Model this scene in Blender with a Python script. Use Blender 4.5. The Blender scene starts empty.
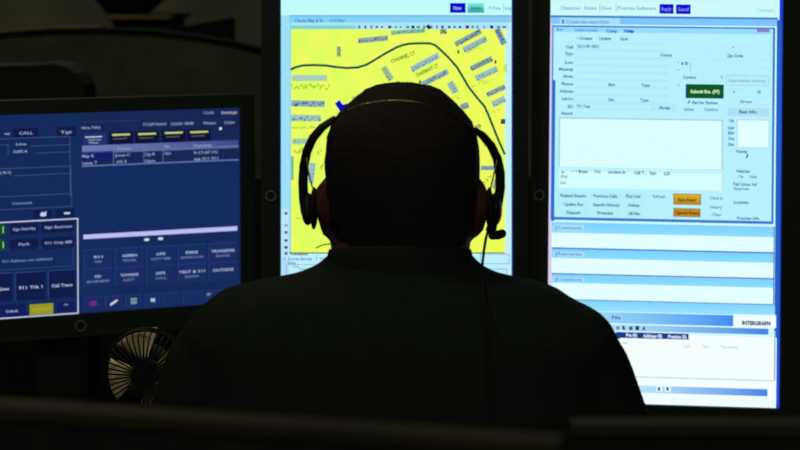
import bpy, bmesh, math, random
from mathutils import Vector, Matrix
from mathutils.bvhtree import BVHTree
random.seed(7)
PI = math.pi
sc = bpy.context.scene
col = sc.collection

# ------------------------------------------------------------------ camera, world, exposure
F, HOR, CAMZ = 1700.0, -20.0, 1.46       # focal length in pixels, horizon row, lens height (m)
cam_d = bpy.data.cameras.new('camera')
cam_d.sensor_width = 36.0
cam_d.lens = F * 36.0 / 800.0
cam_d.shift_y = -(225.0 - HOR) / 800.0
cam_d.clip_start, cam_d.clip_end = 0.05, 50
cam_d.dof.use_dof = True
cam_d.dof.focus_distance = 1.93
cam_d.dof.aperture_fstop = 5.6
cam = bpy.data.objects.new('camera', cam_d)
cam.location = (0, 0, CAMZ)
cam.rotation_euler = (PI / 2, 0, 0)
col.objects.link(cam)
sc.camera = cam

w = bpy.data.worlds.new('dark_room')
sc.world = w
w.use_nodes = True
w.node_tree.nodes['Background'].inputs[0].default_value = (0.5, 0.6, 0.4, 1)
w.node_tree.nodes['Background'].inputs[1].default_value = 0.003

vs = sc.view_settings
vs.view_transform = 'Standard'
vs.look = 'None'
vs.gamma = 1.0
vs.use_curve_mapping = False
vs.exposure = 0.0

CEIL = 2.7
LAMPS = [  # x, y, watts : dimmed warm ceiling downlights of the room
    (-0.42, 1.45, 2.6),
    (-1.0, 3.3, 8.5),
]

FILL_W = 12.0

# ------------------------------------------------------------------ helpers
def lin(c):
    r = []
    for v in c:
        v = v / 255.0
        r.append(v / 12.92 if v <= 0.04045 else ((v + 0.055) / 1.055) ** 2.4)
    return (r[0], r[1], r[2], 1.0)

def mat(name, rgb, rough=0.7, spec=0.3, metal=0.0, vary=0.25, scale=40.0, bump=0.0):
    m = bpy.data.materials.new(name)
    m.use_nodes = True
    nt = m.node_tree
    b = nt.nodes['Principled BSDF']
    tc = nt.nodes.new('ShaderNodeTexCoord')
    nz = nt.nodes.new('ShaderNodeTexNoise')
    nz.inputs['Scale'].default_value = scale
    nz.inputs['Detail'].default_value = 4
    nt.links.new(tc.outputs['Object'], nz.inputs['Vector'])
    rp = nt.nodes.new('ShaderNodeValToRGB')
    c = rgb
    rp.color_ramp.elements[0].position = 0.3
    rp.color_ramp.elements[1].position = 0.7
    rp.color_ramp.elements[0].color = tuple(v * (1 - vary) for v in c[:3]) + (1,)
    rp.color_ramp.elements[1].color = tuple(min(1, v * (1 + vary)) for v in c[:3]) + (1,)
    nt.links.new(nz.outputs['Fac'], rp.inputs['Fac'])
    nt.links.new(rp.outputs['Color'], b.inputs['Base Color'])
    b.inputs['Roughness'].default_value = rough
    b.inputs['Metallic'].default_value = metal
    b.inputs['Specular IOR Level'].default_value = spec
    if bump:
        bp = nt.nodes.new('ShaderNodeBump')
        bp.inputs['Strength'].default_value = bump
        bp.inputs['Distance'].default_value = 0.002
        nt.links.new(nz.outputs['Fac'], bp.inputs['Height'])
        nt.links.new(bp.outputs['Normal'], b.inputs['Normal'])
    return m

_em = {}
def em(rgb, rgb2=None, axis=0):
    """light given off by the pixels of a display; two colours make a printed gradient along the element"""
    k = (rgb, rgb2, axis)
    if k in _em:
        return _em[k]
    m = bpy.data.materials.new('display_%d_%d_%d' % rgb)
    m.use_nodes = True
    nt = m.node_tree
    nt.nodes.remove(nt.nodes['Principled BSDF'])
    e = nt.nodes.new('ShaderNodeEmission')
    e.inputs['Color'].default_value = lin(rgb)
    nt.links.new(e.outputs[0], nt.nodes['Material Output'].inputs['Surface'])
    if rgb2:
        tc = nt.nodes.new('ShaderNodeTexCoord')
        sp = nt.nodes.new('ShaderNodeSeparateXYZ')
        rp = nt.nodes.new('ShaderNodeValToRGB')
        rp.color_ramp.elements[0].color = lin(rgb)
        rp.color_ramp.elements[1].color = lin(rgb2)
        nt.links.new(tc.outputs['Generated'], sp.inputs[0])
        nt.links.new(sp.outputs[axis], rp.inputs['Fac'])
        nt.links.new(rp.outputs['Color'], e.inputs['Color'])
    _em[k] = m
    return m

def obj(name, bm, m, parent=None, smooth=False):
    me = bpy.data.meshes.new(name)
    bm.to_mesh(me)
    bm.free()
    me.materials.append(m)
    if smooth:
        for p in me.polygons:
            p.use_smooth = True
    o = bpy.data.objects.new(name, me)
    col.objects.link(o)
    o.parent = parent
    return o

def empty(name, loc=(0, 0, 0), rz=0.0):
    o = bpy.data.objects.new(name, None)
    o.empty_display_size = 0.05
    o.location = loc
    o.rotation_euler = (0, 0, rz)
    col.objects.link(o)
    return o

def tag(o, label, cat, group=None, kind=None):
    o['label'] = label
    o['category'] = cat
    if group: o['group'] = group
    if kind: o['kind'] = kind
    return o

def struct(o):
    o['kind'] = 'structure'
    return o

def box(bm, x0, x1, y0, y1, z0, z1, bev=0.0):
    r = bmesh.ops.create_cube(bm, size=1.0)
    for v in r['verts']:
        v.co = Vector(((x0 + x1) / 2 + v.co.x * (x1 - x0), (y0 + y1) / 2 + v.co.y * (y1 - y0), (z0 + z1) / 2 + v.co.z * (z1 - z0)))
    if bev:
        es = list({e for v in r['verts'] for e in v.link_edges})
        bmesh.ops.bevel(bm, geom=es, offset=bev, segments=2, affect='EDGES', profile=0.6)
    return bm

def tube(bm, pts, rad, n=10, flat=1.0, cap=True):
    """tapered tube through points; rounded ends"""
    P = [Vector(p) for p in pts]
    R = list(rad) if hasattr(rad, '__len__') else [rad] * len(P)
    if cap:
        d0 = (P[0] - P[1]).normalized(); d1 = (P[-1] - P[-2]).normalized()
        P = [P[0] + d0 * R[0] * .85, P[0] + d0 * R[0] * .5] + P + [P[-1] + d1 * R[-1] * .5, P[-1] + d1 * R[-1] * .85]
        R = [R[0] * .45, R[0] * .85] + R + [R[-1] * .85, R[-1] * .45]
    rings = []
    up = None
    for i, p in enumerate(P):
        t = (P[min(i + 1, len(P) - 1)] - P[max(i - 1, 0)]).normalized()
        if up is None:
            up = Vector((0, 0, 1)) if abs(t.z) < 0.9 else Vector((0, 1, 0))
        s = t.cross(up).normalized()
        up = s.cross(t).normalized()
        rings.append([bm.verts.new(p + s * math.cos(2 * PI * k / n) * R[i] + up * math.sin(2 * PI * k / n) * R[i] * flat) for k in range(n)])
    for a, b in zip(rings, rings[1:]):
        for k in range(n):
            bm.faces.new((a[k], a[(k + 1) % n], b[(k + 1) % n], b[k]))
    bm.faces.new(rings[0][::-1]); bm.faces.new(rings[-1])
    return bm

def ring_closed(bm, pts, r, n=6):
    P = [Vector(p) for p in pts]; N = len(P); rings = []
    c = sum(P, Vector()) / N
    nrm = (P[0] - c).cross(P[N // 4] - c).normalized()
    for i, p in enumerate(P):
        o = (p - c).normalized()
        rings.append([bm.verts.new(p + o * math.cos(2 * PI * k / n) * r + nrm * math.sin(2 * PI * k / n) * r) for k in range(n)])
    for i in range(N):
        a, b = rings[i], rings[(i + 1) % N]
        for k in range(n):
            bm.faces.new((a[k], a[(k + 1) % n], b[(k + 1) % n], b[k]))
    return bm

def loft(bm, rings, n=32):
    """rings: (z, cx, cy, rx, ry_front, ry_back, exponent) from bottom to top"""
    out = []
    for (z, cx, cy, rx, rf, rb, ex) in rings:
        vsr = []
        for k in range(n):
            a = 2 * PI * k / n
            c, s = math.cos(a), math.sin(a)
            x = math.copysign(abs(c) ** (2 / ex), c) * rx
            y = math.copysign(abs(s) ** (2 / ex), s) * (rf if s > 0 else rb)
            vsr.append(bm.verts.new((cx + x, cy + y, z)))
        out.append(vsr)
    for a, b in zip(out, out[1:]):
        for k in range(n):
            bm.faces.new((a[k], a[(k + 1) % n], b[(k + 1) % n], b[k]))
    bm.faces.new(out[0][::-1]); bm.faces.new(out[-1])
    return bm

def ball(bm, c, rx, ry, rz, seg=16):
    r = bmesh.ops.create_uvsphere(bm, u_segments=seg, v_segments=seg // 2, radius=1)
    for v in r['verts']:
        v.co = Vector((c[0] + v.co.x * rx, c[1] + v.co.y * ry, c[2] + v.co.z * rz))
    return bm

def prism(bm, pts, y0, y1):
    """outline in (x, z) given a depth from y0 to y1"""
    a = [bm.verts.new((p[0], y0, p[1])) for p in pts]
    b = [bm.verts.new((p[0], y1, p[1])) for p in pts]
    bm.faces.new(a); bm.faces.new(b[::-1])
    n = len(pts)
    for i in range(n):
        bm.faces.new((a[i], b[i], b[(i + 1) % n], a[(i + 1) % n]))
    bmesh.ops.recalc_face_normals(bm, faces=bm.faces)
    return bm

def at(px, py, Y):
    return Vector(((px - 400) * Y / F, Y, CAMZ - (py - HOR) * Y / F))

# ------------------------------------------------------------------ materials
M_wall = mat('olive_wall_paint', (0.150, 0.160, 0.120, 1), .9, .1, vary=.25, scale=3)
M_ceil = mat('ceiling_paint', (0.10, 0.10, 0.07, 1), .9, .1)
M_floor = mat('dark_carpet', (0.02, 0.02, 0.015, 1), .95, .1, scale=300, bump=.4)
M_fabric = mat('brown_partition_fabric', (0.128, 0.128, 0.092, 1), .95, .1, vary=.3, scale=14, bump=.3)
M_cap = mat('black_cap_rail', (0.013, 0.018, 0.013, 1), .7, .1)
M_litedge = mat('ochre_lit_edge', (0.16, 0.12, 0.04, 1), .5, .4)  # ochre paints warm light caught along edges
M_rail = mat('brown_rail_laminate', (0.037, 0.034, 0.018, 1), .8, .1, scale=8)
M_plastic = mat('black_plastic', (0.027, 0.038, 0.030, 1), .55, .25, vary=.15, scale=200)
M_dark = mat('charcoal_casing', (0.024, 0.033, 0.024, 1), .8, .15)
M_logo = mat('dull_silver_badge', (0.22, 0.22, 0.17, 1), .5, .4, metal=.0)
M_desk = mat('dark_desk_laminate', (0.025, 0.026, 0.02, 1), .6, .3, scale=12)
M_skin = mat('skin', (0.11, 0.042, 0.034, 1), .7, .15, vary=.15, scale=30)
M_hair = mat('dark_hair', (0.032, 0.026, 0.024, 1), .9, .03, scale=250, bump=.5)
M_shirt = mat('black_shirt_fabric', (0.022, 0.031, 0.024, 1), .95, .01, vary=.1, scale=60, bump=.2)
M_trouser = mat('black_trouser_fabric', (0.006, 0.006, 0.007, 1), .95, .05, scale=60)
M_shoe = mat('black_leather', (0.008, 0.007, 0.006, 1), .5, .3)
M_steel = mat('headband_steel', (0.42, 0.30, 0.12, 1), .35, .5, metal=1.0)
M_headset = mat('black_headset_plastic', (0.022, 0.025, 0.022, 1), .5, .3)
M_foam = mat('black_foam', (0.022, 0.024, 0.02, 1), .95, .1, scale=300, bump=.5)
M_blade = mat('tan_fan_plastic', (0.78, 0.62, 0.33, 1), .45, .4, vary=.2, scale=30)
M_wire = mat('dark_fan_wire', (0.010, 0.011, 0.008, 1), .6, .2)
M_lampglass = em((255, 214, 150))

# ------------------------------------------------------------------ room
def slab(name, x0, x1, y0, y1, z0, z1, m):
    return struct(obj(name, box(bmesh.new(), x0, x1, y0, y1, z0, z1), m))
slab('floor', -3, 3, -1.6, 5.1, -.1, 0, M_floor)
slab('ceiling', -3, 3, -1.6, 5.1, CEIL, CEIL + .1, M_ceil)
slab('wall_back', -3, 3, 5.0, 5.1, 0, CEIL, M_wall)
slab('wall_left', -3.1, -3, -1.6, 5.1, 0, CEIL, M_wall)
slab('wall_right', 3, 3.1, -1.6, 5.1, 0, CEIL, M_wall)
slab('wall_front', -3, 3, -1.7, -1.6, 0, CEIL, M_wall)

for i, (x, y, pw) in enumerate(LAMPS):
    t = empty('ceiling_downlight', (x, y, CEIL))
    tag(t, ['round warm downlight in the ceiling above the seated operator',
            'round warm downlight in the ceiling beyond the monitors'][i], 'lamp', 'ceiling downlights')
    b = bmesh.new()
    ring_closed(b, [(math.cos(a * PI / 16) * .11, math.sin(a * PI / 16) * .11, -.008) for a in range(32)], .008)
    obj('trim_ring', b, M_plastic, t, True)
    b = bmesh.new()
    bmesh.ops.create_cone(b, cap_ends=True, segments=32, radius1=.10, radius2=.10, depth=.006)
    for v in b.verts: v.co.z -= .004
    obj('diffuser', b, M_lampglass, t)
    ld = bpy.data.lights.new('downlight_glow', 'AREA')
    ld.shape = 'DISK'; ld.size = .18; ld.energy = pw; ld.color = (1.0, .92, .66)
    lo = bpy.data.objects.new('downlight_glow', ld)
    lo.location = (0, 0, -.02)
    lo.parent = t
    col.objects.link(lo)

# added fill light behind the camera, lifts the dark camera-facing surfaces
t = empty('fill_panel_light', (0, -.75, CEIL))
tag(t, 'added rectangular fill light on the ceiling behind the viewer, out of view', 'lamp')
for (x0, x1, y0, y1) in ((-.63, -.6, -.33, .33), (.6, .63, -.33, .33), (-.6, .6, -.33, -.3), (-.6, .6, .3, .33)):
    obj('frame_rail', box(bmesh.new(), x0, x1, y0, y1, -.02, -.0005), M_plastic, t)
obj('diffuser', box(bmesh.new(), -.598, .598, -.298, .298, -.012, -.001), em((120, 116, 96)), t)
ld = bpy.data.lights.new('fill_glow', 'AREA'); ld.shape = 'RECTANGLE'; ld.size = 1.15; ld.size_y = .55; ld.energy = FILL_W; ld.color = (1.0, .98, .80)
lo = bpy.data.objects.new('fill_glow', ld); lo.location = (0, 0, -.03); lo.parent = t; col.objects.link(lo)

# ------------------------------------------------------------------ curved partition behind the left monitor
PY = 3.0
arc_px = [(-160, 52), (-110, 44), (-60, 38), (0, 33.5), (50, 29.5), (100, 28.5), (150, 30.5), (200, 36.5), (235, 42.5), (262, 49), (300, 60), (340, 74)]
arc = [at(px, py, PY) for px, py in arc_px]
t = empty('partition', (-.5, PY + .03, 0))
tag(t, 'brown fabric partition with a curved black-capped top behind the left monitor', 'partition')
def loc_pts(pts, o): return [(p[0] - o.location.x, p[2] - o.location.z) for p in pts]
top = loc_pts(arc, t)
b = prism(bmesh.new(), [(p[0], p[1] - .007) for p in top] + [(top[-1][0], .0), (top[0][0], 0)], -.03, .02)
obj('fabric_panel', b, M_fabric, t)
b = prism(bmesh.new(), [(p[0], p[1] + .001) for p in top] + [(p[0], p[1] - .0068) for p in reversed(top)], -.036, .026)
obj('cap_rail', b, M_cap, t)
cut = top[:6]
b = prism(bmesh.new(), [(p[0], p[1] + .0036) for p in cut] + [(p[0], p[1] + .0012) for p in reversed(cut)], -.034, .02)
obj('edge_highlight', b, M_litedge, t)  # painted highlight along the left part of the cap

# ledge, bowl, wedge panel and dark case beyond
lg = at(140, 15.5, 3.6)
t = empty('ledge', (lg.x, 3.6, 0))
tag(t, 'narrow ledge with a painted warm-lit edge behind the curved partition', 'shelf')
b = box(bmesh.new(), -.072, .07, 0, .3, lg.z - .010, lg.z, .002); obj('shelf_board', b, M_rail, t)
b = box(bmesh.new(), -.068, .063, -.006, -.0005, lg.z - .007, lg.z + .001); obj('ledge_highlight', b, M_litedge, t)  # ochre strip paints the light on the ledge's front edge
b = box(bmesh.new(), -.075, .06, .06, .28, 0, lg.z - .0105); obj('support_panel', b, M_wall, t)
t = empty('planter_bowl', (at(122, 0, 3.7).x, 3.72, lg.z + .001))
tag(t, 'dark tapered bowl standing on the ledge at the top edge', 'bowl')
b = loft(bmesh.new(), [(0, 0, 0, .036, .036, .036, 2), (.004, .01, 0, .05, .045, .045, 2), (.03, .015, 0, .075, .07, .07, 2), (.065, .02, 0, .10, .09, .09, 2), (.09, .02, 0, .108, .1, .1, 2)])
obj('bowl_body', b, M_cap, t, True)
b = ring_closed(bmesh.new(), [(.02 + math.cos(a * PI / 16) * .108, math.sin(a * PI / 16) * .1, .09) for a in range(32)], .005)
obj('rim', b, M_litedge, t, True)  # gold rim light put into the rim's colour
W = [at(158, 31, 3.2), at(233, 17.5, 3.2), at(234, 52, 3.2), at(158, 36, 3.2)]
t = empty('angled_panel', (W[1].x - .06, 3.2, 0))
tag(t, 'black wedge-shaped angled panel rising behind the curved partition', 'panel')
b = prism(bmesh.new(), loc_pts(W, t), 0, .04); obj('wedge', b, M_cap, t)
b = box(bmesh.new(), -.01, .03, .005, .035, 0, W[2].z + .01); obj('post', b, M_cap, t)
RY = 2.72
e = [at(-70, 101, RY), at(-66, 74, RY), at(-50, 68, RY), at(0, 66, RY), at(35, 65, RY), at(52, 63.5, RY), at(66, 67, RY), at(76, 74, RY), at(83, 86, RY), at(87, 108, RY), at(88, 118, RY)]

# ------------------------------------------------------------------ desk
DZ = .74
t = empty('desk', (0, 2.3, 0))
tag(t, 'dark desk carrying the three monitors', 'desk')
obj('desk_top', box(bmesh.new(), -1.0, .9, -.38, .62, DZ - .03, DZ, .004), M_desk, t)
for sx in (-.97, .83):
    obj('side_panel', box(bmesh.new(), sx, sx + .04, -.3, .5, 0, DZ - .0305), M_desk, t)
t = empty('dark_backing', (-.05, 2.86, DZ))
tag(t, 'added dark panel along the back of the desk, standing in for shade', 'screen')
obj('backing_panel', box(bmesh.new(), -.9, .9, -.012, .012, .021, .39, .004), M_desk, t)  # added to hide the lit partition and darken the gap below the monitors
for sx in (-.7, .7):
    obj('foot', box(bmesh.new(), sx - .03, sx + .03, -.04, .04, .0005, .0205, .003), M_plastic, t)
t = empty('equipment_case', (e[3].x, RY, DZ))
tag(t, 'dark rounded-top equipment case behind the left monitor', 'case')
b = prism(bmesh.new(), loc_pts(e, t) + [(e[-1].x - t.location.x, 0), (e[0].x - t.location.x, 0)], 0, .1)
obj('case_body', b, M_dark, t)
for k in range(3):
    obj('vent_slot', box(bmesh.new(), -.06 + k * .03, -.045 + k * .03, -.002, -.0003, .2, .3), M_cap, t)

# ------------------------------------------------------------------ monitors
class Mon:
    def __init__(s, name, label, X, Y, zc, wd, ht, yaw, roll, bez, base_rgb, edge_rgb):
        s.w, s.h = wd, ht
        s.root = empty(name, (X, Y, DZ), yaw)
        tag(s.root, label, 'monitor')
        s.hz = zc - DZ
        roll_m = Matrix.Rotation(roll, 4, 'Y')
        s.M = Matrix.Translation((X, Y, DZ)) @ Matrix.Rotation(yaw, 4, 'Z') @ Matrix.Translation((0, 0, s.hz)) @ roll_m
        s.Mi = s.M.inverted()
        s.local = Matrix.Translation((0, 0, s.hz)) @ roll_m
        bl, br, bt, bb = bez
        b = bmesh.new()
        x0, x1, z0, z1 = -wd / 2, wd / 2, -ht / 2, ht / 2
        box(b, x0 - bl, x0, -.006, .012, z0 - bb, z1 + bt)
        box(b, x1, x1 + br, -.006, .012, z0 - bb, z1 + bt)
        box(b, x0, x1, -.006, .012, z1, z1 + bt)
        box(b, x0, x1, -.006, .012, z0 - bb, z0)
        o = obj('bezel', b, M_plastic, s.root); o.matrix_local = s.local
        b = bmesh.new()
        box(b, x0 - bl * .9, x1 + br * .9, .0121, .035, z0 - bb * .9, z1 + bt * .9, .008)
        box(b, x0 * .6, x1 * .6, .034, .06, z0 * .6, z1 * .6, .012)
        o = obj('back_shell', b, M_plastic, s.root); o.matrix_local = s.local
        b = box(bmesh.new(), -.03, .03, .0605, .085, .02, s.hz + .05, .004); obj('stand_column', b, M_plastic, s.root)
        b = box(bmesh.new(), -.11, .11, -.02, .17, 0.0, .018, .004); obj('stand_base', b, M_plastic, s.root)
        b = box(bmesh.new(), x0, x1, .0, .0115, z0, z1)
        s.screen = obj('screen', b, em(edge_rgb), s.root); s.screen.matrix_local = s.local  # shows as a margin; on the portrait monitors its blue paints lens colour fringe
        s.face = base_rgb
        s.layer = 1

    def uv(s, px, py):
        c = s.Mi @ Vector((0, 0, CAMZ))
        d = s.Mi.to_3x3() @ Vector(((px - 400) / F, 1.0, -(py - HOR) / F))
        k = -c.y / d.y
        return c.x + d.x * k, c.z + d.z * k

    def _link(s, name, bm, m, L):
        o = obj(name, bm, m, s.screen)
        o.location = (0, -.00012 * L, 0)
        return o

    def clampu(s, u, v):
        return max(-s.w / 2, min(s.w / 2, u)), max(-s.h / 2, min(s.h / 2, v))

    def rect(s, x0, y0, x1, y1, rgb, L=2, name='display_panel', rgb2=None, axis=0):
        u0, v0 = s.clampu(*s.uv(x0, y0)); u1, v1 = s.clampu(*s.uv(x1, y1))
        b = bmesh.new()
        b.faces.new([b.verts.new((u, 0, v)) for u, v in ((u0, v1), (u1, v1), (u1, v0), (u0, v0))])
        return s._link(name, b, em(rgb, rgb2, axis), L)

    def rects(s, lst, rgb, L=3, name='rule_lines'):
        b = bmesh.new()
        for (x0, y0, x1, y1) in lst:
            u0, v0 = s.clampu(*s.uv(x0, y0)); u1, v1 = s.clampu(*s.uv(x1, y1))
            b.faces.new([b.verts.new((u, 0, v)) for u, v in ((u0, v1), (u1, v1), (u1, v0), (u0, v0))])
        return s._link(name, b, em(rgb), L)

    def frame(s, x0, y0, x1, y1, t, rgb, L=3, name='frame_line', sides='lrtb'):
        u0, v0 = s.clampu(*s.uv(x0, y0)); u1, v1 = s.clampu(*s.uv(x1, y1))
        q = t * 2.2 / F
        b = bmesh.new()
        def r(a0, b0, a1, b1):
            b.faces.new([b.verts.new((u, 0, v)) for u, v in ((a0, b0), (a1, b0), (a1, b1), (a0, b1))])
        if 't' in sides: r(u0, v0 - q, u1, v0)
        if 'b' in sides: r(u0, v1, u1, v1 + q)
        if 'l' in sides: r(u0, v1, u0 + q, v0)
        if 'r' in sides: r(u1 - q, v1, u1, v0)
        return s._link(name, b, em(rgb), L)

    def quad(s, cx, cy, length, wid, ang, rgb, L=3, name='map_building'):
        u, v = s.uv(cx, cy)
        k = 2.2 / F
        a = math.radians(ang); c, sn = math.cos(a), math.sin(a)
        b = bmesh.new()
        b.faces.new([b.verts.new(((u + (p * length * c - q * wid * sn) * k), 0, v + (p * length * sn + q * wid * c) * k))
                     for p, q in ((-.5, -.5), (.5, -.5), (.5, .5), (-.5, .5))])
        return s._link(name, b, em(rgb), L)

    def marks(s, cx, cy, length, wid, ang, rgb, n, L=4, name='house_marks', hi=.9):
        u, v = s.uv(cx, cy); k = 2.2 / F
        a = math.radians(ang); c, sn = math.cos(a), math.sin(a)
        b = bmesh.new()
        for i in range(n):
            p0 = -.5 + (i + random.uniform(.1, .6)) / n
            ww = random.uniform(.6, 1.5) / length
            q0 = random.uniform(-.55, 0.0); q1 = q0 + random.uniform(.2, .55) * hi
            b.faces.new([b.verts.new((u + (p * length * c - q * wid * sn) * k, 0, v + (p * length * sn + q * wid * c) * k))
                         for p, q in ((p0, q0), (p0 + ww, q0), (p0 + ww, q1), (p0, q1))])
        return s._link(name, b, em(rgb), L)

    def poly(s, pts, rgb, L=4, name='map_marker'):
        b = bmesh.new()
        b.faces.new([b.verts.new((u, 0, v)) for u, v in (s.uv(*p) for p in pts)])
        bmesh.ops.triangulate(b, faces=b.faces)
        return s._link(name, b, em(rgb), L)

    def line(s, pts, wpx, rgb, L=4, name='map_road'):
        P = [Vector(s.uv(*p)) for p in pts]
        hw = wpx * 1.1 / F
        b = bmesh.new(); pr = None
        for i, p in enumerate(P):
            t = (P[min(i + 1, len(P) - 1)] - P[max(0, i - 1)]).normalized()
            n = Vector((-t.y, t.x)) * hw
            a = b.verts.new((p.x + n.x, 0, p.y + n.y)); c = b.verts.new((p.x - n.x, 0, p.y - n.y))
            if pr: b.faces.new((pr[0], a, c, pr[1]))
            pr = (a, c)
        return s._link(name, b, em(rgb), L)

    def text(s, x0, x1, yc, h, body, rgb, L=6, name='screen_text', bold=.022, ang=0.0, yc2=None):
        cu = bpy.data.curves.new('lettering', 'FONT')
        cu.body = body; cu.resolution_u = 2; cu.offset = bold
        to = bpy.data.objects.new('lettering', cu)
        me = bpy.data.meshes.new_from_object(to)
        bpy.data.objects.remove(to); bpy.data.curves.remove(cu)
        if not me.vertices:
            return None
        xs = [v.co.x for v in me.vertices]
        xa, xb = min(xs), max(xs)
        y2 = yc if yc2 is None else yc2
        a = Vector(s.uv(x0, yc)); c = Vector(s.uv(x1, y2))
        if yc2 is None: c.y = a.y = s.uv((x0 + x1) / 2, yc)[1]
        d = c - a; W_ = d.length; d.normalize(); n = Vector((-d.y, d.x))
        sy = h * .80 * 2.2 / F / .70
        for v in me.vertices:
            p = a + d * ((v.co.x - xa) / (xb - xa) * W_) + n * ((v.co.y - .33) * sy)
            v.co = (p.x, 0, p.y)
        me.materials.clear(); me.materials.append(em(rgb))
        o = bpy.data.objects.new(name, me); col.objects.link(o)
        me.name = name
        o.parent = s.screen; o.location = (0, -.00012 * L, 0)
        return o

    def badge(s, u, v, r=.0062):
        b = ring_closed(bmesh.new(), [(u + math.cos(a * PI / 12) * r, -.0066, v + math.sin(a * PI / 12) * r) for a in range(24)], .0011)
        o = obj('badge_ring', b, M_logo, s.root, True); o.matrix_local = s.local
        b = bmesh.new()
        box(b, u - .003, u + .003, -.0068, -.0061, v - .0009, v + .0009)
        box(b, u - .0009, u + .0009, -.0068, -.0061, v - .003, v + .003)
        o = obj('badge_emblem', b, M_rail, s.root); o.matrix_local = s.local

# ---------- right portrait monitor
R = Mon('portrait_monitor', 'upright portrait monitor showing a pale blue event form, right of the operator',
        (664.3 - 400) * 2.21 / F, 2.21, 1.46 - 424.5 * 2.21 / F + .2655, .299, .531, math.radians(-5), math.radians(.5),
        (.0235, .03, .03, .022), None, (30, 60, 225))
R.badge(-.1495 - .0125, R.uv(538, 194.5)[1])
INK, FAINT = (58, 104, 156), (118, 184, 208)
R.rect(549.2, -12, 776, 409.5, (208, 250, 255), 1, 'page_background')
R.rects([(549.2, 15, 551.6, 290)], (222, 208, 238), 2, 'window_margin')
R.rect(551, -12, 776.5, 15.6, (204, 250, 250), 2, 'toolbar')
R.text(561, 580, 8, 4.2, 'Dispatched', FAINT); R.text(584, 597, 8, 4.2, 'Status', FAINT)
R.text(602, 612, 8, 4.2, 'Event', FAINT); R.text(618, 656, 8.2, 4.2, 'Premise Software', FAINT)
R.rects([(599.6, 4, 600.2, 11.5), (615.8, 4, 616.4, 11.5)], FAINT, 3)
R.rect(659.5, 4, 673.5, 13.7, (8, 10, 205), 3, 'button'); R.text(661.5, 671.5, 9, 4.5, 'Reply', (135, 140, 245))
R.rect(676, 4.4, 690.5, 14.1, (8, 10, 205), 3, 'button'); R.text(678, 688.5, 9.3, 4.5, 'Send', (135, 140, 245))
R.text(757, 773, 10.3, 4, 'Connected', (160, 205, 222))
R.rect(551, 15.6, 777.5, 26.3, (125, 200, 250), 2, 'title_bar')
R.rects([(551, 15.2, 777.8, 19.9)], (60, 128, 205), 3, 'title_bar_edge')
R.rect(551.5, 17.2, 777, 26.3, (125, 198, 250), 4, 'title_bar')
R.rect(560, 17.6, 620, 25, (165, 225, 252), 5, 'window_tab')
R.text(562, 564, 21.6, 5, 'I', (60, 120, 200)); R.text(566, 609, 21.9, 4.4, 'Create new event form', (88, 150, 222))
R.rect(552.3, 25.2, 773.4, 223.9, (52, 124, 204), 4, 'event_window_frame')
R.rect(553.6, 26.8, 771.2, 221.3, (184, 241, 255), 5, 'event_form')
R.rect(552.3, 80, 554.2, 221, (36, 110, 208), 6, 'frame_line')
R.rect(552.3, 219.3, 773.4, 224.2, (52, 120, 216), 6, 'frame_line')
R.rects([(777.0, 20, 778.3, 405)], (36, 96, 190), 3, 'frame_line')
R.rect(554, 27, 771, 34.4, (150, 220, 255), 6, 'menu_bar')
R.text(557, 563, 29.3, 3.6, 'Exe', (80, 130, 190), 7)
R.text(575, 598, 30, 3.6, 'Incident Location', (70, 130, 205), 7); R.text(606, 617, 31, 3.8, 'Comp', (50, 105, 195), 7, bold=.04)
R.text(624, 634, 31, 3.8, 'Help', (28, 90, 205), 7, bold=.06)
R.rect(757, 28.6, 769.5, 32.2, (135, 128, 205), 7, 'window_controls')
def rt(x0, x1, y, txt, c=INK, h=4.2, b=.03): R.text(x0, x1, y, h * .9, txt, c, 8, bold=b)
for a in [(577, 592, 38.3, '• Create'), (599, 611, 38.4, 'Update'), (620, 628, 38.7, 'Open'), (566, 573, 47, 'Call'),
          (577, 599, 46.3, '2012-09-18:21'), (565, 573, 53.6, 'Type'), (565, 573, 62.3, 'Loc'), (559, 573, 69.2, 'Municip'),
          (563, 573, 76.2, 'Area'), (561.5, 573, 83.8, 'Phone'), (608.5, 615, 84.6, 'Ext'), (641, 650, 85.2, 'Type'),
          (559.5, 573, 91.2, 'Address'), (562, 573, 98.5, 'Lat Lo'), (608.5, 614, 99.6, 'Ext'), (640, 648.5, 100, 'Type'),
          (568, 573, 106.5, 'ID'), (577, 590, 106.2, '911 Test'), (561.5, 573, 113.3, 'Remark'), (660, 672, 54.9, 'County'),
          (727, 743, 55.8, 'Zip Code'), (681, 688.5, 63.3, '& B.'), (683, 696, 77.2, 'Contact'),
          (561, 564.5, 171.8, 'Ag'), (572, 588, 171.3, '• • Beat'), (608.5, 625, 172, 'Incident #'), (634, 646, 172.5, 'Call T..'),
          (650, 656, 173, 'Rpt'), (664, 670, 173.5, 'LD'), (692, 718, 102.7, 'Flag for Review'), (739, 757, 111.8, 'Beat Info:'),
          (728.5, 734, 120.5, 'City'), (727.5, 734.5, 127.8, 'Addr'), (728, 734.5, 133, 'Bldg'), (728.5, 734.5, 138.6, 'Fire'), (728, 734, 144.3, 'Dist'),
          (736, 747.5, 151.4, 'Priority'), (736, 749.5, 171.2, 'Vehicles'), (732.5, 757, 184.2, 'Tel Lines Inf'),
          (733.5, 748.5, 202.2, 'Location'), (737, 759.5, 218.2, 'Premise Info'),
          (560.5, 586, 195.6, 'Related Events'), (593.5, 617, 196, 'Previous Calls'), (626, 640.5, 196.2, 'Find Unit'),
          (564, 583.5, 204.2, 'Update Rec'), (593, 619.5, 204.8, 'Search History'), (628, 639.5, 205.2, 'Address'),
          (566.5, 580.5, 212.5, 'Dispatch'), (597.5, 613, 213, 'Premise'), (628.5, 640, 213.4, 'All Rec')]:
    rt(*a)
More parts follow.
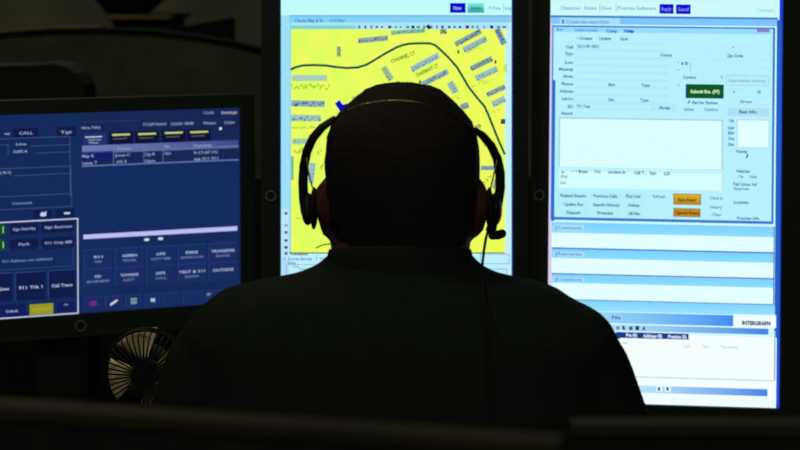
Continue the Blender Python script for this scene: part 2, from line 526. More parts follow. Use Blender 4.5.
for a in [(594, 601, 171.4, 'City'), (561, 567, 176.6, 'Pri'), (560.5, 566, 182.4, 'Loc'), (684, 694, 109.2, 'Limited'), (704, 718, 109.3, 'Caution'),
          (733, 735, 91.8, 'N'), (757.5, 760.5, 92, 'M'), (740, 752, 101.6, 'Street'), (653, 665, 196.4, 'Refresh'), (737.5, 743, 176.4, '• Yes'),
          (750, 757, 176.8, 'No'), (734, 749, 188.6, 'Equipment'), (710, 722.5, 198, 'Check In'), (710, 722, 207, 'History'), (712, 721.5, 214.6, 'Clear')]:
    rt(a[0], a[1], a[2], a[3], (84, 150, 190))
rt(659, 670, 107.7, 'Area', (50, 90, 140)); rt(745.5, 748.5, 156.2, '/', (30, 60, 110), 4.5, .08)
rt(729, 766, 80.6, 'Responsibility Authority', (150, 178, 222), 4)
rt(687.5, 690.5, 102, '/', (30, 140, 60), 4, .07)
R.rects([(677.6, 61.8, 678.8, 62.9), (677.6, 69.4, 678.8, 70.5), (677.6, 84.7, 678.8, 85.8), (732.5, 46.5, 734.2, 47.5), (721, 76.4, 722.3, 78)], (60, 120, 160), 8, 'list_arrows')
R.rects([(690, 62, 690.6, 71)], (140, 195, 215), 8)
for y in (42.6, 50.5, 58, 65.6, 72.6, 80, 87.4, 95, 102.6):
    R.frame(575, y, 668, y + 8, .55, (170, 228, 240), 6, 'form_field', 'tb')
    R.frame(690, y + 2, 768, y + 10, .5, (176, 232, 242), 6, 'form_field', 'b')
R.frame(726, 75.2, 768.5, 86, .7, (165, 205, 230), 7, 'group_box')
R.rect(651, 104, 676, 111, (176, 234, 246), 7, 'button'); R.rect(728, 107.6, 769, 116.4, (176, 224, 242), 7, 'button')
R.rect(685.7, 84, 723.6, 98.6, (12, 86, 44), 7, 'submit_button'); R.rect(685.7, 84.2, 687, 98.2, (18, 60, 110), 8, 'button_edge')
rt(690.5, 719.5, 91.6, 'Submit Evt. (F7)', (214, 250, 178), 4.6, .035)
R.rect(559.2, 117.4, 722.4, 169.5, (218, 254, 255), 6, 'remarks_field'); R.frame(559.2, 117.4, 722.4, 169.5, .8, (142, 188, 208), 7, 'field_outline', 'tlr')
R.rect(559.2, 168.6, 722.4, 190.6, (212, 253, 255), 6, 'list_field'); R.frame(559.2, 169.6, 722.4, 190.6, .6, (165, 214, 228), 7, 'field_outline', 'tr')
R.rect(737.2, 119.4, 769, 148.4, (226, 254, 255), 7, 'address_field'); R.frame(737.2, 119.4, 769, 148.4, .6, (160, 205, 225), 8, 'field_outline')
for (bx0, bx1, sh) in ((557.5, 588.5, 0), (591, 621.5, .5), (624, 643.5, .8)):
    for by in (191.6, 200.2, 208.6):
        R.rect(bx0, by + sh, bx1, by + sh + 7.4, (176, 238, 250), 7, 'button')
R.rect(673.3, 193.4, 701, 205, (172, 128, 40), 7, 'gold_button', (232, 178, 24), 2); R.frame(673.3, 193.4, 701, 205, .9, (150, 128, 96), 8, 'button_edge')
R.rect(673.3, 207.9, 700.4, 217.2, (200, 132, 22), 7, 'gold_button', (190, 140, 40), 2); R.frame(673.3, 207.9, 700.4, 217.2, .8, (150, 122, 84), 8, 'button_edge')
rt(678, 696, 199.8, 'Save Event', (84, 62, 16), 4.6); rt(675, 699, 212.8, 'Cancel Event', (88, 52, 14), 4.4)
for (ya, yb, yc_, nm) in ((222.0, 233, 246.5, 'Comments'), (248.9, 258.6, 272.2, 'Remarks'), (274.6, 283.6, 298, 'Locations')):
    R.rect(551.8, ya, 774, yc_ + 5.2, (228, 255, 255), 3, 'list_pane')
    R.rect(551.8, ya, 774, yb + 4.2, (136, 222, 255), 4, 'pane_header', (128, 208, 255), 2)
    R.rect(553.5, ya + 2.4, 584, yb - 1.6, (168, 226, 252), 5, 'pane_tab')
    R.text(555.5, 556.4, (ya + yb) / 2, 4.4, '|', (70, 130, 200), 6)
    R.text(557.5, 582, (ya + yb) / 2 + .2, 4, nm, (92, 150, 208), 6)
    R.rects([(551.8, yc_ + .8, 774, yc_ + 7.2)], (54, 116, 196), 2, 'pane_rule')
    R.rect(551.8, yc_ + 2.0, 774, yc_ + 7.6, (120, 196, 248), 2.5, 'pane_gap')
R.frame(552, 222, 774, 305, 1.0, (48, 104, 190), 5, 'pane_edge', 'r')
R.rect(552, 299.8, 775, 315.5, (150, 226, 255), 3, 'status_area', (130, 210, 255), 2)
R.rect(560, 310.8, 733.2, 326.2, (170, 232, 252), 4, 'banner', (60, 142, 240), 0)
R.rect(733.2, 314, 776, 328.2, (240, 254, 255), 4, 'logo_box')
R.text(742, 770.5, 323.2, 4.8, 'INTERGRAPH', (24, 44, 104), 6, bold=.05)
R.rect(560, 323.2, 768.3, 334.6, (200, 245, 252), 5, 'banner', (60, 130, 228), 0)
R.rect(560, 331.6, 776, 404, (246, 255, 255), 4.5, 'record_area')
R.rect(560, 331.6, 620, 338.8, (24, 58, 140), 5.4, 'tab_bar'); R.rect(616, 331.8, 688.6, 339.6, (24, 58, 140), 5.5, 'tab_bar')
for (a, c, y, tx) in ((612, 620.5, 317.4, 'File'),): R.text(a, c, y, 4.2, tx, (50, 90, 140), 7)
for k, (x, tx) in enumerate(((607, 'x'), (616, 'x'), (622, '&'), (629, '#'), (635.5, 'I'), (642, 'A'))): R.text(x, x + 3.6, 327 + k * .25, 4.6, tx, (28, 58, 120), 7, bold=.05)
for (a, c, y, tx) in ((626, 637, 335, 'Pre (0)'), (643, 662, 335.8, 'Address (0)'), (668, 686.5, 336.6, 'Premise (0)')): R.text(a, c, y, 4.4, tx, (214, 234, 255), 7, bold=.04)
R.text(684, 738, 346.4, 3.8, 'Last    -    Date    -    Reporting', (184, 224, 212), 7)
R.text(623, 628, 342.6, 3.4, 'No', (176, 206, 232), 7)
R.rects([(600, 375.4, 775, 380.7 + .2)], (96, 156, 176), 5, 'rule_lines'); R.rect(600, 376.6, 775, 382, (205, 250, 255), 5.2, 'record_area')
R.rects([(774.2, 331, 775.2, 380)], (120, 190, 215), 6, 'rule_lines')
R.rect(600, 384.2, 767.4, 396.2, (205, 250, 255), 5.6, 'footer_bar', (60, 134, 232), 0)
R.rect(600, 394.2, 775.6, 409, (238, 255, 255), 5.4, 'footer')
for x in (656.3, 664.8):
    R.rect(x, 384.6 + (x - 656) * .03, x + 6, 391.4 + (x - 656) * .03, (226, 250, 255), 7, 'icon_button')
    R.rect(x + 1.6, 387.0, x + 3.8, 390.4, (30, 80, 100), 8, 'icon')

# ---------- centre portrait monitor
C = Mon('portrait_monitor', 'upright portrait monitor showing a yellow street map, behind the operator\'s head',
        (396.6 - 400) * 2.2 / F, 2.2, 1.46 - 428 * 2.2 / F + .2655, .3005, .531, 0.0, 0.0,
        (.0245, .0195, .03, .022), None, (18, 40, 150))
C.badge(*C.uv(271, 195.4))
C.rect(281, -4, 511.6, 408, (176, 220, 252), 1, 'page_background')
C.rect(281, -4, 511.6, 15.2, (194, 253, 252), 2, 'toolbar')
C.rect(281, 16, 288.8, 252, (156, 224, 249), 2, 'side_strip'); C.rect(505, 22, 511.2, 300, (194, 242, 252), 2, 'side_strip')
C.rect(450, 3, 465.6, 12.8, (8, 10, 198), 3, 'button'); C.text(453.5, 461.5, 8, 4.6, 'New', (170, 180, 250), 5)
C.rect(467.6, 3, 484, 12.7, (54, 150, 170), 3, 'button', (112, 244, 214), 2); C.text(470, 481.5, 8, 4.4, 'Update', (50, 120, 140), 5)
C.text(489, 501, 8, 4, 'Pri Status', (120, 170, 205), 5); C.text(505, 511, 8, 4, 'Log', (120, 170, 205), 5)
C.rects([(503.2, 3, 503.8, 12)], (150, 195, 220), 4)
C.rect(289, 15.4, 511, 22.6, (126, 214, 252), 3, 'title_bar', (140, 204, 240), 0); C.rects([(289, 15.2, 511, 16.3)], (100, 168, 224), 4, 'title_bar_edge')
C.text(295, 323, 20.6, 4.4, 'Charles Map & Rt', (84, 128, 190), 5); C.text(328, 345, 20.4, 3.8, '- (Full Map)', (96, 150, 200), 5)
C.rect(289.5, 22.4, 509, 29.4, (172, 228, 250), 3, 'tool_strip'); C.rect(291, 25.4, 356, 29.2, (126, 214, 206), 4, 'scale_bar')
C.rect(289.6, 16, 291, 253, (130, 214, 244), 6, 'frame_line')
map_o = C.rect(290.5, 29.2, 505.2, 253, (220, 255, 94), 4, 'map_area', (234, 252, 88), 0)
def mottle(o, rgb2, scale):
    m = o.data.materials[0]; nt = m.node_tree
    e_ = [n for n in nt.nodes if n.type == 'EMISSION'][0]
    src = e_.inputs['Color'].links[0].from_socket
    tc = nt.nodes.new('ShaderNodeTexCoord'); nz = nt.nodes.new('ShaderNodeTexNoise'); mx = nt.nodes.new('ShaderNodeMixRGB'); rp = nt.nodes.new('ShaderNodeValToRGB')
    nz.inputs['Scale'].default_value = scale; nz.inputs['Detail'].default_value = 3
    rp.color_ramp.elements[0].position = .42; rp.color_ramp.elements[1].position = .68
    nt.links.new(tc.outputs['Object'], nz.inputs['Vector']); nt.links.new(nz.outputs['Fac'], rp.inputs['Fac']); nt.links.new(rp.outputs['Color'], mx.inputs['Fac'])
    nt.links.new(src, mx.inputs['Color1']); mx.inputs['Color2'].default_value = lin(rgb2)
    nt.links.new(mx.outputs['Color'], e_.inputs['Color'])
mottle(map_o, (242, 250, 100), 40)
xs = 358.0
while xs < 507:
    wd_ = random.choice((1.6, 2.4, 3.2)); hh = random.uniform(1.4, 3.4)
    C.rect(xs, 27 - hh / 2, xs + wd_, 27 + hh / 2, random.choice(((28, 66, 110), (60, 110, 140), (20, 40, 90), (90, 140, 160))), 5, 'tool_icon')
    xs += random.uniform(5, 7.5)
C.poly([(429 + 0, 24.4), (431.4, 28.2), (428.2, 29.4), (425.8, 26)], (12, 30, 70), 6, 'tool_icon')
road = [(290.6, 69.6), (296, 67), (304, 65.3), (314, 65), (325, 65.4), (336, 67), (346, 68), (358, 67.4), (367, 64.5), (375.3, 59.5), (386, 53), (396.7, 47.3), (403, 45), (408.7, 43.8), (420, 43.2), (430, 43.3), (435, 45), (440.7, 50), (448, 57), (456.7, 66.9), (462, 75.5), (468.3, 86.5), (476, 96.5), (484.3, 106), (488, 114), (493, 126.5), (498, 139), (504.8, 154.5)]
C.line(road, 2.3, (14, 84, 72), 6)
GR = (150, 182, 178)
for (cx, cy, l_, w_, a, c_, mk, n) in [
    (373, 39.4, 30, 5.2, 6, (146, 170, 170), (40, 80, 90), 14), (408, 31.6, 34, 4.2, 4, (130, 196, 160), (30, 90, 80), 12), (338.8, 51.6, 10, 4, 88, (150, 180, 130), (70, 90, 60), 6),
    (309.5, 78, 35, 6, 0, (172, 206, 190), (150, 190, 190), 3), (308, 103.6, 33, 6.2, -1, (140, 172, 190), (40, 84, 100), 16), (306, 118, 30, 6.4, -1, (158, 196, 190), (60, 110, 120), 12),
    (301, 141.3, 18, 5.6, 0, (166, 200, 170), (110, 160, 140), 4), (468, 37.7, 29, 5.2, 28, (132, 166, 166), (40, 74, 84), 13), (475, 44.4, 26, 6, 27, (152, 188, 182), (60, 110, 110), 9),
    (500.5, 36.5, 17, 6, -64, (120, 160, 170), (40, 74, 110), 8), (443.2, 31.5, 6, 5, 0, (140, 160, 130), (50, 74, 60), 4), (481.5, 63.7, 24, 5.4, 26, (130, 164, 160), (36, 70, 80), 11),
    (486.5, 73.6, 24, 6.2, 25, (156, 192, 186), (70, 120, 120), 7), (496, 90.8, 20, 5, 25, (134, 168, 164), (36, 70, 80), 9), (498.7, 101.6, 14, 6.4, 25, (158, 194, 186), (80, 130, 130), 5),
    (435, 77.8, 29, 5.6, 27, (140, 176, 186), (44, 80, 110), 12), (425, 62.4, 31, 6, 28, (152, 190, 196), (60, 100, 120), 11), (452.7, 87.4, 12, 7, -60, (150, 188, 176), (80, 130, 110), 4),
    (464.7, 106, 8, 6, 20, (140, 160, 180), (60, 80, 130), 4), (478, 126.5, 5.5, 4.5, 30, (196, 190, 120), (120, 110, 60), 3), (503, 121.4, 4.4, 5, 0, (60, 90, 120), (30, 50, 90), 3),
    (387.4, 73.4, 15, 6, -58, (158, 190, 150), (90, 130, 90), 5), (357, 97, 11, 3.6, 22, (176, 206, 120), (120, 160, 90), 4), (488, 167.8, 14, 4.2, 0, (130, 160, 180), (60, 90, 120), 6),
    (495, 184, 10, 3.4, 80, (150, 180, 150), (70, 110, 90), 5), (311.6, 173, 20, 6, 84, (150, 190, 200), (100, 150, 180), 5), (292.4, 168, 24, 2.6, 90, (120, 190, 150), (60, 140, 110), 6), (494, 201, 10, 6, 70, (150, 180, 120), (90, 120, 70), 5)]:
    C.quad(cx, cy, l_, w_, a, c_, 5); C.marks(cx, cy, l_, w_, a, mk, n, 6)
for (cx, cy, l_, w_, a, n) in [(310, 86, 38, 7, -1, 26), (304, 127.2, 26, 3.4, 0, 16), (303, 150, 18, 8, 0, 14), (479, 83, 16, 3, 25, 7), (470, 50.5, 18, 3.5, 26, 8), (488, 82, 14, 3, 22, 6), (456, 97, 8, 3, 0, 5), (333, 146, 10, 4, 60, 5),
                               (495, 111, 12, 3, 20, 5), (304, 218.6, 16, 2, 0, 10), (505, 67, 3, 10, 0, 4), (322, 166, 9, 5, 70, 6), (324, 184, 8, 5, 80, 6), (319, 152, 8, 4, 60, 5), (484, 190, 16, 6, 90, 9), (488, 178, 8, 5, 30, 6), (487, 143, 10, 6, 45, 5)]:
    C.marks(cx, cy, l_, w_, a, (150, 190, 54), n, 5, 'street_marks', 1.0)
C.text(391, 415, 61.5, 4.6, 'CHANNEL CT', (104, 146, 48), 7, yc2=52.6, bold=.03)
C.text(416, 438, 75.6, 4.8, 'CHARMANT CT', (96, 160, 40), 7, yc2=65, bold=.03)
for (x, y) in ((458.3, 51.7), (420, 82), (495.4, 61.8)):
    C.quad(x, y, 1.8, 3.4, 0, (88, 40, 20), 7, 'map_pin')
C.poly([(334.8, 103.4), (339.6, 99.8), (342.6, 104.6), (347.2, 103.4), (349.5, 108), (341.5, 113.4)], (6, 12, 190), 8)
C.line([(316, 248), (322, 245), (331, 243.6), (345, 243)], 1.4, (60, 130, 40), 6, 'map_road')
C.rect(281.6, 209, 289, 258, (190, 230, 246), 5, 'tool_strip')
for y in (212, 224, 231, 239, 246, 252): C.rect(284.4, y, 287.6, y + 2.6, random.choice(((60, 110, 170), (30, 70, 130), (120, 170, 200))), 6, 'tool_icon')
C.rect(289, 253, 511, 330, (190, 240, 252), 5, 'details_pane'); C.rects([(289, 252.4, 505, 253.4)], (50, 110, 80), 6)
C.text(291, 308, 253.6, 3.8, 'Location', (40, 80, 90), 7); C.text(284, 312, 258.8, 3.6, '1  Some Street', (70, 130, 190), 7)
C.text(316, 325, 258.6, 3.6, 'F  Txt', (110, 150, 190), 7); C.text(288, 296, 262.6, 3.2, 'Status', (80, 140, 190), 7)
C.frame(286, 264, 330, 290, .8, (130, 190, 220), 6, 'field_outline'); C.text(293, 299, 266.4, 3, 'Unit', (120, 170, 200), 7); C.text(299, 314, 268.6, 3, 'Response', (120, 180, 210), 7)
C.frame(480, 254, 509.6, 264, .7, (130, 180, 230), 6, 'field_outline'); C.frame(478, 268.6, 507, 290, .7, (120, 176, 222), 6, 'field_outline')

# ---------- left landscape monitor
yaw = math.radians(20)
rx_, ry_ = (240 - 400) * 2.36 / F, 2.36
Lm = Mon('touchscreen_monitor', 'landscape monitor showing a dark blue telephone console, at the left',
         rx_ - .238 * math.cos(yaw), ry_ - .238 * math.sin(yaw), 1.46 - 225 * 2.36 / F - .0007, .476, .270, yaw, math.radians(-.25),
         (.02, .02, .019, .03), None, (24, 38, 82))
Lm.badge(Lm.uv(80, 325)[0], Lm.uv(80, 325)[1], .0068)
BG, DK, LN, TX = (20, 42, 90), (17, 27, 72), (62, 80, 130), (142, 158, 194)
def lt(x0, x1, y, t, c=TX, h=4.2, b=.022): Lm.text(x0, x1, y, h * .86, t, c, 6, bold=b)
Lm.rect(-90, 117.6, 241, 321, BG, 1, 'page_background')
Lm.rect(81, 114, 240, 165 - 5, (22, 39, 84), 2, 'header_panel')
Lm.rect(82, 166, 239, 231, (20, 43, 94), 2, 'queue_panel'); Lm.rects([(80.6, 118, 81.4, 314)], (40, 56, 130), 3)
lt(4, 10, 133.6, 'w'); Lm.rect(13, 128.6, 38, 137.4, DK, 2, 'button'); lt(19, 33, 133, 'CALL'); Lm.rect(57, 127, 76, 136, DK, 2, 'button'); lt(60, 72, 132, 'Tgt')
Lm.frame(-85, 141.5, 70.6, 196.4, .8, LN, 3, 'panel_outline', 'tr'); Lm.frame(-85, 147.6, 8.6, 155, .7, LN, 3, 'panel_outline', 'tr')
lt(16, 26, 144, 'Line', h=3.8); Lm.frame(30, 145.8, 70, 146.6 - 2, .7, LN, 3, 'rule_lines', 't')
lt(13, 27, 151.4, 'CallID #', h=3.8); Lm.frame(35, 152.8, 70, 151, .7, LN, 3, 'rule_lines', 't')
Lm.frame(-85, 172, 71.4, 195.4, .8, LN, 3, 'panel_outline', 'tr'); lt(0, 11, 172.6, '( 911)', h=4); Lm.frame(13, 175.4, 71, 193, .7, LN, 3, 'panel_outline', 't')
Lm.frame(-85, 200.5, 72, 206.6, .7, LN, 3, 'panel_outline', 'trb'); lt(12, 32, 203, 'Comments', (120, 140, 190), 3.6)
Lm.rect(33, 210.4, 52, 217.6, DK, 3, 'button'); Lm.rect(55, 209.2, 74, 216.6, DK, 3, 'button')
Lm.poly([(40, 214.6), (42, 211.6), (43.5, 213), (46.4, 211), (46, 216), (41, 216.4)], (200, 212, 240), 5, 'icon'); Lm.rect(64, 212.4, 70, 213.8, (200, 212, 240), 5, 'icon')
Lm.frame(-85, 226.4, 78.6, 315.6, 1.2, (196, 204, 232), 5, 'call_panel_outline', 'trb')
for (y0, y1) in ((224.4, 235), (239.6, 250)):
    Lm.rect(-6, y0, 5, y1, (18, 74, 44), 3, 'line_indicator'); Lm.rect(2.6, y0 + 2, 3.6, y1 - 2, (150, 220, 120), 4, 'icon')
for (x0, y0, x1, y1, t) in ((10, 224.4, 38, 233.4, 'Sign Standby'), (42, 222.4, 74, 231.4, 'Sign Business'), (10, 239.6, 38, 249, 'Park'), (42, 238, 74, 247.4, '911 Only MB')):
    Lm.rect(x0, y0, x1, y1, DK, 3, 'button'); s_ = 8 if t == 'Park' else 2
    lt(x0 + s_ + .5, x1 - s_, (y0 + y1) / 2 - .2, t)
Lm.frame(-85, 254.6, 73.4, 266, .7, (52, 70, 136), 3, 'panel_outline', 'trb'); lt(2, 52, 260, '911 Address not validated', (110, 128, 186), 4)
for (x0, y0, x1, y1, t, a) in ((-18, 274, 12, 300.6, 'Queue', 0), (15, 272.4, 45.4, 299, '911 Trk 1', 1), (48, 270.4, 75.4, 297, 'Call Trace', 2)):
    Lm.rect(x0, y0, x1, y1, DK, 3, 'button'); Lm.frame(x0, y0, x1, y1, .8, (50, 68, 138), 4, 'button_edge', 'tl')
    lt(max(x0 + 3.6, -1), x1 - 3, (y0 + y1) / 2 + 1.5, t, (176, 190, 220), 4.4)
Lm.rect(-6, 305.6, 26, 316.4, (18, 28, 86), 3, 'button'); lt(6, 18, 311, 'Default')
Lm.rect(29.6, 304.6, 53.2, 313.6, (150, 150, 36), 3, 'yellow_button'); lt(33, 50, 308.8, 'Release', (176, 174, 60), 3.6)
Lm.rect(57, 302.6, 75.6, 311.4, (18, 28, 86), 3, 'button'); lt(64, 68, 306.2, '*', TX, 6, .06)
lt(81.5, 100.5, 127.4, 'Inbox, Policy'); lt(143, 166, 124, 'C:Call Guard', h=4); lt(171, 193.5, 123.6, '1/2/24 18:40'); lt(203, 216, 123, 'Window'); lt(224, 235, 122.4, 'Color')
lt(203, 214, 112.8, '12:00', (120, 136, 180), 4); lt(221, 237, 112.4, 'Settings', (184, 170, 180), 4)
Lm.poly([(219.4 + math.cos(a * PI / 4) * 1.4 + 1, 128.6 + math.sin(a * PI / 4) * 1.4) for a in range(8)], (225, 230, 240), 6, 'icon')
Lm.rects([(82, 122.4, 141, 121.4 - 1.2)], LN, 3)
Lm.rect(83, 133.6, 106, 144.6, (34, 48, 112), 3, 'button'); lt(85, 102, 136.4, '------', (226, 230, 220), 4, .06); lt(88, 101, 139.4, 'Address', h=3.4); lt(89, 99, 142.6, 'Filter', h=3.4)
for (x0, y) in ((112, 135.0), (138, 134.2), (164.6, 133.1), (190, 132.3)):
    Lm.rect(x0 - 3, y - 2.6, x0 + 21, y + 8.6, (13, 18, 56), 3, 'button'); Lm.rect(x0, y - .9, x0 + 18, y + .9 - .7, (206, 208, 120), 5, 'yellow_bar')
    Lm.rect(x0 + 1, y + 3.4, x0 + 15, y + 3.8, (90, 96, 80), 5, 'rule_lines')
Lm.rect(82, 146.2, 238.4, 147.9 - 3.4 + 3.2, (92, 106, 160), 3, 'table_header')
Lm.rect(82, 145.8, 238.4, 145.0, (112, 122, 176), 4, 'table_header', (58, 74, 138), 0)
Lm.rect(82, 152.2, 113, 158.6, (18, 27, 108), 3, 'selected_row')
Lm.rects([(113, 145.8, 113.7, 164), (143.4, 144.4, 144, 162.6), (162.6, 143.4, 163.2, 161.6), (192.2, 141.8, 192.8, 147), (82, 165.6, 238.6, 160.4 - .2)], (104, 122, 190), 5)
for a in [(82, 94, 156, 'Map R'), (115, 130, 155, 'Jones C'), (144.6, 155, 154.2, 'City R'), (164, 171, 153.2, 'Apt'), (193.5, 218, 152.4, '9-17-07 PC'),
          (82, 97, 163, 'Lenex T'), (116, 127, 161.6, 'AVL R'), (144.6, 155, 160.8, 'Open'), (193.5, 218, 158.6, 'dsp 911 911'),
          (116, 131, 148.6, 'Time', ), (164.5, 170, 146.2, 'No'), (194, 212, 145.4, 'Number')]:
    lt(*a)
Lm.rect(83.4, 234.7, 237.2, 230.5, (188, 190, 244), 4, 'scroll_bar')
for (x, y) in ((146.6, 239.6), (160.4, 238.6)):
    Lm.rect(x - 2.4, y - 1, x + 2.4, y + 1, (214, 222, 244), 4, 'icon')
K1 = (('911', 'TRK'), ('ADMIN', 'TRUNK'), ('OPS', 'CITY MB'), ('FIRE', 'DISPATCH'), ('TRANSFER', 'RADIO'))
K2 = (('FD', 'BUSINESS'), ('TOWING', 'LIST'), ('DPS', 'CALL'), ('TEST & 311', 'RADIO'), ('OUTSIDE', ''))
CX = [(83.5, 112.6), (114.6, 144), (146, 175.4), (177.4, 206.4), (208.4, 237.6)]
for r_, K in enumerate((K1, K2)):
    for k, (x0, x1) in enumerate(CX):
        xm = (x0 + x1) / 2
        sl = -(.049 + .004 * r_)
        y0 = (249.6 if r_ == 0 else 269.2) + sl * (x0 - 84); y1 = (268 if r_ == 0 else 287.6) + sl * (x1 - 84 - 0)
        Lm.rect(x0, y0, x1, y1, (25, 45, 99), 3, 'key_button'); Lm.frame(x0, y0, x1, y1, .9, (36, 60, 120), 4, 'key_edge', 'tl')
        a, c_ = K[k]; ym = (y0 + y1) / 2
        lt(xm - min(13, 1.5 * len(a)), xm + min(13, 1.5 * len(a)), ym - 1.2, a, (168, 182, 214), 4)
        if c_: lt(xm - 1.4 * len(c_), xm + 1.4 * len(c_), ym + 3.6, c_, (112, 128, 176), 3.4)
for k, (x0, x1) in enumerate(((84, 103), (105, 123), (125.4, 142), (144.6, 161), (163, 180), (182.4, 204), (206, 226))):
    y0 = 297.4 - .057 * (x0 - 84); y1 = 310.4 - .057 * (x1 - 84)
    Lm.rect(x0, y0, x1, y1, (25, 45, 99), 3, 'icon_button'); Lm.frame(x0, y0, x1, y1, .7, (36, 60, 120), 4, 'button_edge', 'tl')
    xm, ym = (x0 + x1) / 2, (y0 + y1) / 2
    if k == 0: Lm.rect(xm - 4, ym - 2, xm + 3, ym + 2, (112, 38, 140), 5, 'icon')
    if k == 1: Lm.poly([(xm - 4, ym + 3.4), (xm - 4, ym + 1.6), (xm + 2.6, ym - 3), (xm + 4, ym - 1.6), (xm - 2, ym + 2.8)], (206, 212, 210), 5, 'icon')
    if k == 2: Lm.rect(xm - 3, ym - 3, xm + 3, ym + 2.6, (120, 150, 160), 5, 'icon'); Lm.rect(xm - 2, ym - 1, xm + 2, ym, (50, 80, 120), 6, 'icon')
    if k == 3: Lm.poly([(xm + math.cos(a * PI / 4) * (3 if a % 2 else 1.4), ym + math.sin(a * PI / 4) * (3 if a % 2 else 1.4)) for a in range(8)], (170, 190, 210), 5, 'icon')
    if k == 6: lt(207, 211, ym - 2, 'IP', TX, 4)

# ------------------------------------------------------------------ the seated operator
S = 1700 / 1.72
def X_(px): return (px - 400) / S
def Z_(py): return CAMZ - (py - HOR) / S
HY = 1.72
HX = .0022
person = empty('person', (0, 1.66, .47))
tag(person, 'person in a black shirt seated with their back to us, wearing a headset', 'person')
prof = [(259, .0665, .048, .067), (250, .066, .058, .070), (243, .068, .066, .072), (234, .070, .082, .078), (222, .072, .094, .084), (205, .073, .099, .090), (186, .0745, .101, .097),
        (167, .0755, .102, .101), (150, .0750, .101, .102), (137, .0735, .099, .100), (123, .0690, .092, .094), (113, .0618, .085, .087), (104, .0525, .075, .077), (97, .0450, .064, .066), (91, .038, .051, .053), (87, .028, .038, .040), (84.4, .0175, .024, .025), (83.2, .007, .01, .01)]
def head_rings(grow=0.0, lift=0.0):
    return [(Z_(y) + lift, HX, HY, rx * 1.026 + grow, rf + grow, rb + grow, 2.15) for (y, rx, rf, rb) in prof]
def limb(b, pts, rad, n=14, flat=1.0): tube(b, pts, rad, n, flat)
b = bmesh.new()
hr = [(z - .004, cx, cy, max(.003, rx - .005), max(.003, rf - .004), max(.003, rb - .006), ex) for (z, cx, cy, rx, rf, rb, ex) in head_rings()]
loft(b, hr)
neck = [(Z_(300), 0, 1.685, .085, .07, .075, 2), (Z_(272), 0, 1.69, .072, .06, .066, 2), (Z_(255), 0, 1.70, .0695, .058, .064, 2), (Z_(236), .001, 1.71, .0705, .055, .066, 2), (Z_(215), .002, 1.715, .070, .055, .066, 2)]
loft(b, neck)
ball(b, (HX, HY + .050, Z_(238)), .052, .045, .035)            # jaw and chin
ball(b, (HX, HY + .105, Z_(206)), .013, .016, .018)            # nose
ball(b, (HX, HY + .098, Z_(196)), .009, .012, .022)
ball(b, (HX, HY + .096, Z_(226)), .024, .010, .009)            # lips
for s in (-1, 1):
    ball(b, (HX + s * .032, HY + .088, Z_(184)), .022, .012, .007)   # brow
    ball(b, (HX + s * .032, HY + .089, Z_(192)), .013, .010, .008)   # eye
    ball(b, (HX + s * .078, HY - .004, Z_(206)), .0085, .017, .029)  # ear
    ball(b, (HX + s * .0835, HY - .016, Z_(200)), .0045, .010, .021)
    ball(b, (HX + s * .077, HY + .002, Z_(228)), .006, .009, .010)
loft(b, [(.47, 0, 1.66, .15, .10, .11, 2.4), (.60, 0, 1.66, .15, .105, .11, 2.4), (.80, 0, 1.67, .145, .10, .10, 2.4), (1.0, 0, 1.68, .165, .09, .10, 2.4), (1.09, 0, 1.68, .16, .075, .085, 2.3), (1.14, 0, 1.685, .10, .06, .07, 2)])
for s in (-1, 1):
    limb(b, [(s * .165, 1.685, 1.07), (s * .205, 1.70, .97), (s * .235, 1.74, .87)], [.052, .046, .04])
    limb(b, [(s * .235, 1.74, .87), (s * .20, 1.84, .82), (s * .15, 1.935, .785)], [.042, .038, .028])
    limb(b, [(s * .15, 1.93, .778), (s * .138, 1.97, .772), (s * .128, 2.0, .768)], [.026, .040, .038], 14, .45)
    for k, (dx, ln) in enumerate(((-.030, .058), (-.010, .070), (.011, .074), (.031, .066))):
        bx = s * (.128) + dx
        limb(b, [(bx, 2.015, .770), (bx + dx * .15, 2.015 + ln * .5, .774), (bx + dx * .2, 2.015 + ln * .95, .757)], [.0092, .0086, .0076], 8)
    limb(b, [(s * .128 - s * .03, 1.95, .768), (s * .128 - s * .055, 1.985, .765), (s * .128 - s * .062, 2.015, .757)], [.012, .0105, .0085], 8)
    limb(b, [(s * .09, 1.68, .555), (s * .12, 1.90, .565), (s * .13, 2.10, .555)], [.078, .07, .055])
    limb(b, [(s * .13, 2.10, .545), (s * .13, 2.13, .32), (s * .13, 2.12, .12)], [.054, .052, .036])
    limb(b, [(s * .13, 2.10, .06), (s * .135, 2.20, .045), (s * .14, 2.28, .04)], [.04, .04, .03], 12, .8)
o = obj('body', b, M_skin, person, True)
for v in o.data.vertices: v.co -= person.location
def remesh(o, size, sm=4):
    m = o.modifiers.new('skin', 'REMESH'); m.mode = 'VOXEL'; m.voxel_size = size; m.use_smooth_shade = True
    m = o.modifiers.new('relax', 'SMOOTH'); m.iterations = sm; m.factor = .5
remesh(o, .006, 3)
o['label'] = 'bare skin of the ears, neck and hands'

